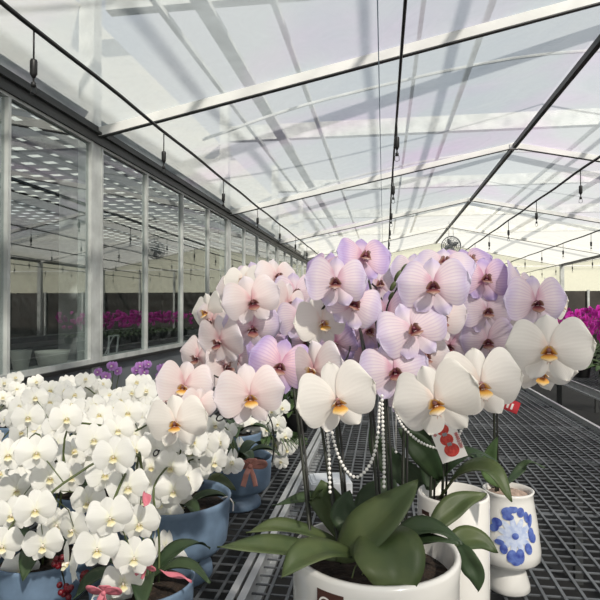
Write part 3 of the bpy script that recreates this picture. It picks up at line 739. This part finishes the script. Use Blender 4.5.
ex = [(35,510,42,0,0,0),(16,490,36,10,0,0),(2,546,40,0,0,0),(43,545,40,-10,-5,0),(88,502,36,-10,5,10),(110,518,46,5,0,-10),(73,530,38,-40,0,-10),(97,549,46,0,0,0),
      (69,563,42,-78,0,10),(123,583,42,5,-5,-5),(128,487,42,0,5,0),(173,491,36,5,0,5),(139,524,42,0,0,-5),(134,558,44,0,0,5),(159,502,34,15,0,0),(169,518,32,20,0,0),
      (161,537,32,65,0,0),(163,561,34,60,-10,0),(157,587,32,50,-10,0),(203,494,26,20,-10,0),(189,505,28,70,-10,0),(197,474,27,0,0,0),(114,457,44,-10,5,0),(171,467,34,-5,5,10),
      (151,467,32,0,0,0),(205,445,30,-10,5,0),(214,462,29,10,0,-5),(184,435,26,0,5,0),(222,440,22,10,5,0),(234,460,25,70,0,0),(36,453,40,5,10,0),(66,419,34,10,10,0),(94,440,36,0,10,0),
      (128,413,30,0,10,5),(28,418,32,0,10,0),(35,398,26,5,15,0),(50,478,38,0,10,0),(8,455,38,0,10,0),(70,478,34,20,15,0),(150,430,28,0,10,0),(190,452,28,0,5,0),(183,480,30,10,0,0),
      (148,487,34,0,0,0),(12,515,38,-20,0,0),(56,525,36,10,-5,0),(180,505,30,30,0,0),(145,500,36,0,5,0),(105,475,38,0,15,0),(135,450,34,5,10,0),(118,430,32,0,10,0),
      (176,528,30,25,0,0),(166,546,33,45,0,0),(174,566,33,40,-10,0),(180,588,30,45,-10,0),(30,588,34,-10,-5,0),(150,573,36,10,0,0),(140,600,38,0,0,0),(112,600,40,0,0,0),(20,570,36,0,0,0),(215,425,22,10,5,0),(228,432,20,20,5,0),(240,446,20,60,0,0)]
pts3 = []; chains = {i: [] for i in range(len(plants))}
def nearest(p):
    return min(range(len(plants)), key=lambda i: (plants[i][0]-p.x)**2+(plants[i][1]-p.y)**2)
for px, py, sp, yaw, pitch, roll in ex:
    p = W(px, py, F*SM/sp); f_ = facing(p, yaw, pitch); i = nearest(p)
    add_flower(proots[i], p, f_, roll, SM, 'small'); pts3.append(p); chains[i].append((p, f_))
cnt = 0
yy = 1.22
while yy < 2.62:
    xx = -2.0
    while xx < -.40:
        x = xx+random.uniform(-.02, .02); y = yy+random.uniform(-.02, .02)
        xx += .060
        i = nearest(Vector((x, y, 0))); r = math.hypot(plants[i][0]-x, plants[i][1]-y)
        z = EYE-.235-.14*(r/.2)**2+random.uniform(-.035, .025)
        if y < 1.6: z -= .05
        z -= max(0, y-1.7)*.115+(.03 if x < -1.1 else 0)
        p = Vector((x, y, z)); q = CM.inverted() @ p; px, py = 300+F*q.x/-q.z, 300+F*q.y/q.z
        if px < -40 or py > 500 or z < BZ+.2 or r > .24: continue
        if px > 150 and py < 400-(0 if px < 190 else -40): continue
        if min((p-a).length for a in pts3) < .042: continue
        out = Vector((x-plants[i][0], y-plants[i][1], 0))*2.2
        c = (Vector((0, 0, EYE+.15))-p); c.z *= .5; c.normalize()
        f_ = (c+out*.9+Vector((random.uniform(-.35,.35), 0, .35+random.uniform(-.3,.3)))).normalized()
        add_flower(proots[i], p, f_, random.uniform(-22, 22), SM*random.uniform(.98, 1.12), 'small', split=False, hi=False); pts3.append(p); chains[i].append((p, f_)); cnt += 1
    yy += .060
print('fill flowers', cnt)
for i, r in enumerate(proots):
    x, y, _ = plants[i]; ps = sorted(chains[i], key=lambda t: math.atan2(t[0].y-y, t[0].x-x))
    ns = 5; bz = BZ+(.155 if r.location.x == -.53 else .115 if y < 1.2 else .135)
    for s in range(ns):
        grp = ps[s*len(ps)//ns:(s+1)*len(ps)//ns]
        if not grp: continue
        grp = sorted(grp, key=lambda t: math.hypot(t[0].x-x, t[0].y-y))
        bm = bmesh.new(); b0 = Vector((x+random.uniform(-.03,.03), y+random.uniform(-.03,.03), bz))
        cen = sum((g_[0] for g_ in grp), Vector())/len(grp)
        top = Vector((x*.6+cen.x*.4, y*.6+cen.y*.4+.01, max(g_[0].z for g_ in grp)-.03))
        far = grp[-1][0]-grp[-1][1]*.03
        P = catmull([b0, b0.lerp(top, .5)+Vector((0,.015,0)), top, top.lerp(far, .55)+Vector((0,0,.012)), far+Vector((0,0,-.004))], 5)
        tube(bm, P, .0024, 5)
        for p, f_ in grp:
            b = p-f_*.02; nn = min(P[8:] or P, key=lambda q: (q-b).length)
            if (nn-b).length < .16: tube(bm, [nn, nn.lerp(b, .6)+Vector((0,0,.008)), p-f_*.004], .0011, 4, False)
        obj('flower_stem', bm, 'stemw', r)
    a0 = random.uniform(0, 6)
    for q in range(6):
        a = a0+q*1.05; d = Vector((math.cos(a), math.sin(a), 0)); ln = random.uniform(.12, .17)
        b0 = Vector((x, y, bz+.005))
        leaf(r, [b0, b0+d*ln*.4+Vector((0,0,.05)), b0+d*ln*.75+Vector((0,0,.055)), b0+d*ln+Vector((0,0,.03))], .042, 'leafd')
# explicit big leaf by the second pot
leaf(proots[2], lw((188,500,1.5),(196,530,1.42),(192,560,1.38),(178,590,1.36)), .05, 'leafd', toC)
leaf(proots[4], lw((196,486,1.85),(208,480,1.75),(222,482,1.7),(236,490,1.66)), .05, 'leaf', UP+toC*.6)

# cascading little white orchid beside the rail
def side_plant(x, y, flowers, label, t, size, potm, potr=.07, leaves=5, group=None, lm='leafd', lsz=.12, hgt=.1):
    r = thing('potted_orchid', label, 'orchid', (x, y, BZ), group)
    bm = bmesh.new(); lathe(bm, [(0,0),(potr*.75,0),(potr*.78,.004),(potr,hgt-.01),(potr*1.05,hgt),(potr*.95,hgt),(potr*.9,hgt-.02)], n=24); lpart('pot', bm, potm, r, True)
    bm = bmesh.new(); lathe(bm, [(potr*.93, hgt-.015),(.001, hgt-.01)], n=20); lpart('potting_soil', bm, 'soil', r)
    b0 = Vector((x, y, BZ+hgt-.01))
    for q in range(leaves):
        a = q*2*PI/leaves+x*7; d = Vector((math.cos(a), math.sin(a), 0))
        leaf(r, [b0, b0+d*lsz*.4+Vector((0,0,.05)), b0+d*lsz*.8+Vector((0,0,.05)), b0+d*lsz*1.1+Vector((0,0,.02))], lsz*.36, lm)
    if flowers:
        bm = bmesh.new(); ptsf = [p for p, _ in flowers]
        for s in range(3):
            grp = flowers[s::3]
            if not grp: continue
            top = max((p for p, _ in grp), key=lambda q: q.z); far = min((p for p, _ in grp), key=lambda q: q.z)
            P = catmull([b0, b0.lerp(top, .6)+Vector((0,.01,0)), top+Vector((0,.02,0)), far+Vector((0,.02,0))], 5); tube(bm, P, .002, 5)
            for p, f_ in grp:
                nn = min(P, key=lambda q: (q-p).length); tube(bm, [nn, p-f_*.004], .001, 4, False)
        obj('flower_stem', bm, 'stemw', r)
        for p, f_ in flowers: add_flower(r, p, f_, random.uniform(-20, 20), size*random.uniform(.88, 1.05), t, split=False)
    return r
fl = []
for px, py in ((262,418),(272,412),(252,425),(266,430),(278,424),(285,436),(276,444),(262,446),(272,455),(287,450),(268,460),(258,436),(281,462),(245,418),(240,428),(292,444),(250,408),(282,408)):
    p = W(px, py, 2.35+random.uniform(-.05,.05)); fl.append((p, facing(p, random.uniform(-40,40), random.uniform(-5,20))))
rt = side_plant(-.53, 2.42, fl, 'small white orchid cascading beside the salmon bow near the silver rail', 'small', .075, 'pot_blue', .09, 6, 'small white orchids in blue pots', lsz=.13)
bm = bmesh.new()
for i in range(26):
    a = random.uniform(-2.2, .6); d = Vector((math.cos(a), math.sin(a), 0)); b0 = Vector((-.47, 2.36, BZ+.11)); ln = random.uniform(.08, .16)
    leaf_bm(bm, [b0, b0+d*ln*.5+Vector((0,0,.03)), b0+d*ln+Vector((0,0,-.01))], .009, n=3)
o = obj('grassy_foliage', bm, 'folia', rt)
# leafy green plants beyond
for j, (x, y, lab) in enumerate(((-.48, 3.05, 'leafy green plant left of the silver rail behind the bow pot'), (-.42, 3.5, 'leafy green plant next to the rail, right behind the first leafy one'), (-.85, 3.3, 'leafy green plant hidden mostly behind the white orchids'))):
    r = thing('leafy_plant', lab, 'plant', (x, y, BZ), 'leafy green plants on the left bench')
    bm = bmesh.new(); lathe(bm, [(0,0),(.06,0),(.08,.10),(.084,.105),(.075,.105),(.07,.09)], n=24); lpart('pot', bm, 'pot_black', r, True)
    bm = bmesh.new()
    for i in range(60):
        a = random.uniform(0, 2*PI); d = Vector((math.cos(a), math.sin(a), 0)); b0 = Vector((x, y, BZ+.1))+d*random.uniform(0,.12)+Vector((0,0,random.uniform(0,.17))); ln = random.uniform(.05, .08)
        leaf_bm(bm, [b0, b0+d*ln*.5+Vector((0,0,.02)), b0+d*ln+Vector((0,0,-.01))], .035, n=3)
    for i in range(6):
        a = i*1.05; tube(bm, [(x, y, BZ+.09), (x+.1*math.cos(a), y+.1*math.sin(a), BZ+.26)], .003, 5)
    obj('foliage', bm, 'folia', r)

# purple orchids by the wall
for x, y, pxs, lab in ((-1.30, 2.62, ((98,372),(112,366),(118,371),(106,376)), 'purple orchid by the wall, leftmost of the three purple ones'), (-1.16, 2.75, ((140,366),(148,364),(144,372),(136,370)), 'purple orchid by the wall, middle of the three purple ones'),
                       (-1.0, 2.7, ((162,368),(170,365),(168,374),(160,376),(174,372)), 'purple orchid by the wall, nearest to the blush orchid flowers')):
    fl = []
    for px, py in pxs: p = W(px, py, y+.1); fl.append((p, facing(p, random.uniform(-40,40), 20)))
    q = W(sum(a for a, _ in pxs)/len(pxs), 380, y+.12)
    side_plant(q.x, q.y, fl, lab, 'purple', .055, 'pot_black', .06, 4, 'purple orchids by the wall')

# magenta orchids
def magenta(x, y, lab, n, hz):
    fl = []
    for i in range(n):
        a = random.uniform(0, 2*PI); rr = math.sqrt(random.random())*.21
        p = Vector((x+rr*math.cos(a), y+rr*math.sin(a), EYE+hz+random.uniform(-.13, .13)-rr*.3)); fl.append((p, facing(p, random.uniform(-70,70), random.uniform(-10,30))))
    side_plant(x, y, fl, lab, 'magenta', .088, 'pot_black', .08, 11, 'magenta orchids', lm='folia', lsz=.2, hgt=.12)
mg = []
rows = ['front row', 'second row', 'third row', 'fourth row', 'fifth row', 'sixth row', 'seventh row', 'eighth row']; cols = ['aisle edge', 'middle', 'outer edge']
for j, y in enumerate([4.7+.55*j for j in range(8)]):
    for i, x in enumerate((1.92, 2.38, 2.84)):
        magenta(x+random.uniform(-.04,.04), y, 'magenta orchid on the right bench, %s, at the %s' % (rows[j], cols[i]), 24 if j < 3 else 18, -.12)
for j, y in enumerate([9.6+.7*j for j in range(6)]):
    for i, x in enumerate((0.0, .5, .95)):
        magenta(x, y, 'magenta orchid far down the middle bench, %s, %s place' % (rows[j], ['left','centre','right'][i]), 16, -.2)

# bows, berries, small items
def bow(loc, label, m, s, rot, group=None):
    r = thing('ribbon_bow', label, 'bow', loc, group)
    def strip(pts, w, name, up=Vector((0,0,1))):
        bm = bmesh.new(); P = catmull([Vector(p)*s for p in pts], 6); rows = []
        for i, p in enumerate(P):
            d = (P[min(i+1, len(P)-1)]-P[max(i-1,0)]).normalized(); u = Vector((.25,.85,.45)) if abs(d.y) < .8 else Vector((0,0,1))
            sd = d.cross(u).normalized(); ww = (w[0]+(w[1]-w[0])*math.sin(PI*i/(len(P)-1)) if len(w) == 2 else w[0])*s
            rows.append([bm.verts.new(p+sd*ww*v+d.cross(sd)*.12*ww*math.sin(v*6+i*.4)) for v in (-1,-.5,0,.5,1)])
        for A, B in zip(rows, rows[1:]):
            for k_ in range(4): bm.faces.new((A[k_], A[k_+1], B[k_+1], B[k_]))
        o = lpart(name, bm, m, r, True); sf = o.modifiers.new('s', 'SOLIDIFY'); sf.thickness = .0012
    for sx in (-1, 1):
        strip([(0,0,0),(sx*.5,-.25,.35),(sx*1.0,-.1,.25),(sx*.9,.15,.0),(sx*.4,.1,-.05),(0,0,0)], (.12,.34), 'bow_loop')
    for sx in (-.35, .3):
        strip([(0,0,0),(sx*.7,-.25,-.5),(sx*1.1,-.15,-1.0),(sx*1.5,-.22,-1.5)], (.2,), 'bow_tail')
    strip([(-.3,-.05,.35),(0,-.35,.5),(.35,-.1,.45),(.1,.1,.2)], (.1,.28), 'bow_loop')
    bm = bmesh.new(); ball(bm, (0,-.08*s,0), .2*s, 10); lpart('bow_knot', bm, m, r, True)
    r.rotation_euler = rot
bow(W(250, 466, 1.72), 'salmon pink ribbon bow on the footed blue pot', 'ribbon', .040, (0, 0, .2))
bow(W(104, 592, .93), 'bright pink ribbon bow at the bottom edge on the left', 'pinkrib', .023, (0, 0, .1))
bow(W(146, 566, 1.0), 'pink ribbon bow under the cascade at the blue pot rim', 'pinkrib', .014, (0, .6, .3))
bm = bmesh.new(); leaf_bm(bm, lw((160,570,1.05),(172,575,1.04),(183,577,1.03),(192,582,1.02)), .012)
tag(obj('ribbon_strip', bm, 'pinkrib'), 'single pink ribbon end pointing right over the blue pot', 'ribbon')
bm = bmesh.new(); leaf_bm(bm, lw((145,492,.98),(147,500,.96),(144,507,.95)), .014)
tag(obj('ribbon_strip', bm, 'pinkrib'), 'tiny pink ribbon scrap between two white blooms', 'ribbon')
for (px, py, D, lab) in ((58,563,1.12,'dark red berry cluster under the white blooms near the bottom left'),(66,590,1.08,'dark red berry cluster at the very bottom edge beside the pink bow'),(54,470,1.36,'dark red berry cluster left one, in the gap amid white blooms'),(76,472,1.36,'dark red berry cluster right one, in the gap amid white blooms'),(85,575,1.12,'dark red berry cluster behind the pink bow at the bottom')):
    p = W(px, py, D); r = thing('berry_cluster', lab, 'berries', p, 'red berry clusters')
    for q in range(11):
        a = random.uniform(0, 6.28); rr = random.uniform(0, .017)
        bm = bmesh.new(); ball(bm, (rr*math.cos(a), random.uniform(-.01,.01), rr*math.sin(a)), .006, 10); lpart('berry', bm, 'berry', r, True)
    bm = bmesh.new(); tube(bm, catmull([(0,0,0),(.005,.01,-.03),(0.01,.02,-.10)]), .0015); lpart('berry_stalk', bm, 'stem', r, True)
# plant clips
def clip(px, py, D, lab, yaw, roll):
    p = W(px, py, D); bm = bmesh.new(); n = 20
    P = [Vector((.0085*math.cos(2*PI*i/n), 0, .0048*math.sin(2*PI*i/n))) for i in range(n+1)]
    tube(bm, P, .0013, 6, False); tube(bm, [Vector((.0085,0,0)), Vector((.012,0,.002))], .0012, 5)
    o = obj('plant_clip', bm, 'rubber'); tag(o, lab, 'clip', 'black plant clips'); o.matrix_basis = orient(p, facing(p, yaw, 0), roll, 1)
clip(221, 417, .93, 'black oval plant clip below the left blush flowers', 0, -35)
clip(156, 453, .98, 'black oval plant clip under the lowest left white flower', 60, 0)
bm = bmesh.new(); tube(bm, catmull([W(222,498,1.42), W(228,497,1.42), W(233,503,1.42), W(233,511,1.42)]), .0018)
tag(obj('twist_tie', bm, 'paper'), 'short white twist tie curling over the blue pot rim', 'tie')

# ---------------------------------------------------------------- overhead hoses, sprinklers, fan, wire
HZ = EYE+1.10
def hanger(x, y, zt, lab):
    r = thing('hanging_sprinkler', lab, 'sprinkler', (x, y, zt), 'hanging sprinklers')
    bm = bmesh.new(); tube(bm, [(0,0,0),(0,0,-.14)], .0035, 6); lpart('drop_tube', bm, 'rubber', r, True)
    bm = bmesh.new(); lathe(bm, [(.001,-.125),(.012,-.128),(.014,-.135),(.014,-.185),(.010,-.192),(.006,-.2),(.001,-.2)], n=12); lpart('valve_body', bm, 'rubber', r, True)
    bm = bmesh.new(); lathe(bm, [(.001,-.20),(.004,-.2),(.004,-.215),(.010,-.22),(.010,-.235),(.003,-.238),(.001,-.238)], n=10)
    tube(bm, [(-.011,0,-.235),(-.013,0,-.262),(0,0,-.268),(.013,0,-.262),(.011,0,-.235)], .0018, 5); lpart('nozzle', bm, 'rubber', r, True)
hn = ['left', 'centre', 'right', 'far right', 'outermost right']
for i, (x, rad) in enumerate(((-1.36, .010), (.075, .007), (1.56, .010), (3.05, .010), (4.5, .010))):
    P = []
    y = -.5
    while y <= YE:
        P.append((x+.004*math.sin(y*.7+i), y, HZ-.004+.004*math.cos(y*2*PI/1.31+i))); y += .27
    bm = bmesh.new(); tube(bm, P, rad, 8)
    tag(obj('irrigation_hose', bm, 'rubber'), 'black irrigation hose running overhead, the %s one of the row' % hn[i], 'hose', 'overhead irrigation hoses')
    y0 = (2.01, 3.24, 2.13, 2.3, 2.5)[i]
    for q in range(13):
        y = y0+q*1.315
        if y > YE: break
        hanger(x, y, HZ-.0, 'black sprinkler hanging from the %s hose, number %d counting from the front' % (hn[i], q+1))
bm = bmesh.new(); tube(bm, [(-.03, -.5, EYE+1.7), (-.035, 8, EYE+1.66), (-.03, YE, EYE+1.7)], .0035, 6)
tag(obj('guide_wire', bm, 'bluewire'), 'thin pale blue wire overhead left of the centre hose', 'wire')
fp = Vector((1.80, 15.6, EYE+1.66))
r = thing('circulation_fan', 'round grey caged fan hanging from the roof ridge in the distance', 'fan', fp)
bm = bmesh.new()
for rr in (.25, .2, .15, .1, .05):
    for yy_ in (-.06, .06): tube(bm, [(rr*math.cos(2*PI*i/24), yy_*(1-.3*(1-rr/.25)) , rr*math.sin(2*PI*i/24)) for i in range(25)], .005 if rr < .25 else .012, 5, False)
for i in range(16):
    a = 2*PI*i/16; 
    for s in (-.06, .06): tube(bm, [(0, s*1.0, 0), (.25*math.cos(a), s, .25*math.sin(a))], .004, 4)
lpart('fan_cage', bm, 'fan', r, True)
for i in range(4):
    bm = bmesh.new(); a = i*PI/2+.4; leaf_bm(bm, [Vector((.03*math.cos(a), 0, .03*math.sin(a))), Vector((.12*math.cos(a), .01, .12*math.sin(a))), Vector((.22*math.cos(a), .0, .22*math.sin(a)))], .11, Vector((.3*math.sin(a), 1, .3*math.cos(a))))
    lpart('fan_blade', bm, 'fan', r, True)
bm = bmesh.new(); tube(bm, [(0,-.05,0),(0,.12,0)], .05, 12); lpart('fan_motor', bm, 'fan', r, True)
for s in (-1, 1):
    bm = bmesh.new(); tube(bm, [(s*.06, 0, .24), (s*.05, 0, RZ-fp.z-.02)], .006, 5); lpart('hanging_rod', bm, 'fan', r, True)

# ---------------------------------------------------------------- light
w = bpy.data.worlds.new('world'); bpy.context.scene.world = w; w.use_nodes = True; nt = w.node_tree
bg = nt.nodes['Background']; tc = nt.nodes.new('ShaderNodeTexCoord'); n = nt.nodes.new('ShaderNodeTexNoise'); n.inputs['Scale'].default_value = 2.2; n.inputs['Detail'].default_value = 6
rp = nt.nodes.new('ShaderNodeValToRGB'); rp.color_ramp.elements[0].position = .38; rp.color_ramp.elements[0].color = (.66,.76,.88,1)
rp.color_ramp.elements[1].position = .62; rp.color_ramp.elements[1].color = (.95,.97,1.0,1)
nt.links.new(tc.outputs['Generated'], n.inputs['Vector']); nt.links.new(n.outputs['Fac'], rp.inputs[0]); nt.links.new(rp.outputs[0], bg.inputs[0])
bg.inputs[1].default_value = .72
sx = nt.nodes.new('ShaderNodeSeparateXYZ'); nt.links.new(tc.outputs['Generated'], sx.inputs[0])
mr = nt.nodes.new('ShaderNodeMapRange'); mr.inputs[1].default_value = .05; mr.inputs[2].default_value = .32; mr.inputs[3].default_value = 1; mr.inputs[4].default_value = 0
nt.links.new(sx.outputs[2], mr.inputs[0]); hx = nt.nodes.new('ShaderNodeMix'); hx.data_type = 'RGBA'
nt.links.new(mr.outputs[0], hx.inputs[0]); nt.links.new(rp.outputs[0], hx.inputs[6]); hx.inputs[7].default_value = (1.45, 1.42, 1.3, 1); nt.links.new(hx.outputs[2], bg.inputs[0])
sd = bpy.data.lights.new('sun', 'SUN'); sd.energy = 7.0; sd.angle = math.radians(2.2); sd.color = (1, .94, .85)
so = bpy.data.objects.new('sun', sd); C.objects.link(so); d = Vector((-.44, .62, -.64)); so.rotation_euler = d.to_track_quat('-Z', 'Y').to_euler()
sc = bpy.context.scene
sc.view_settings.view_transform = 'Standard'; sc.view_settings.look = 'None'; sc.view_settings.gamma = 1; sc.view_settings.exposure = 0
sc.cycles.transparent_max_bounces = 16; sc.cycles.max_bounces = 8
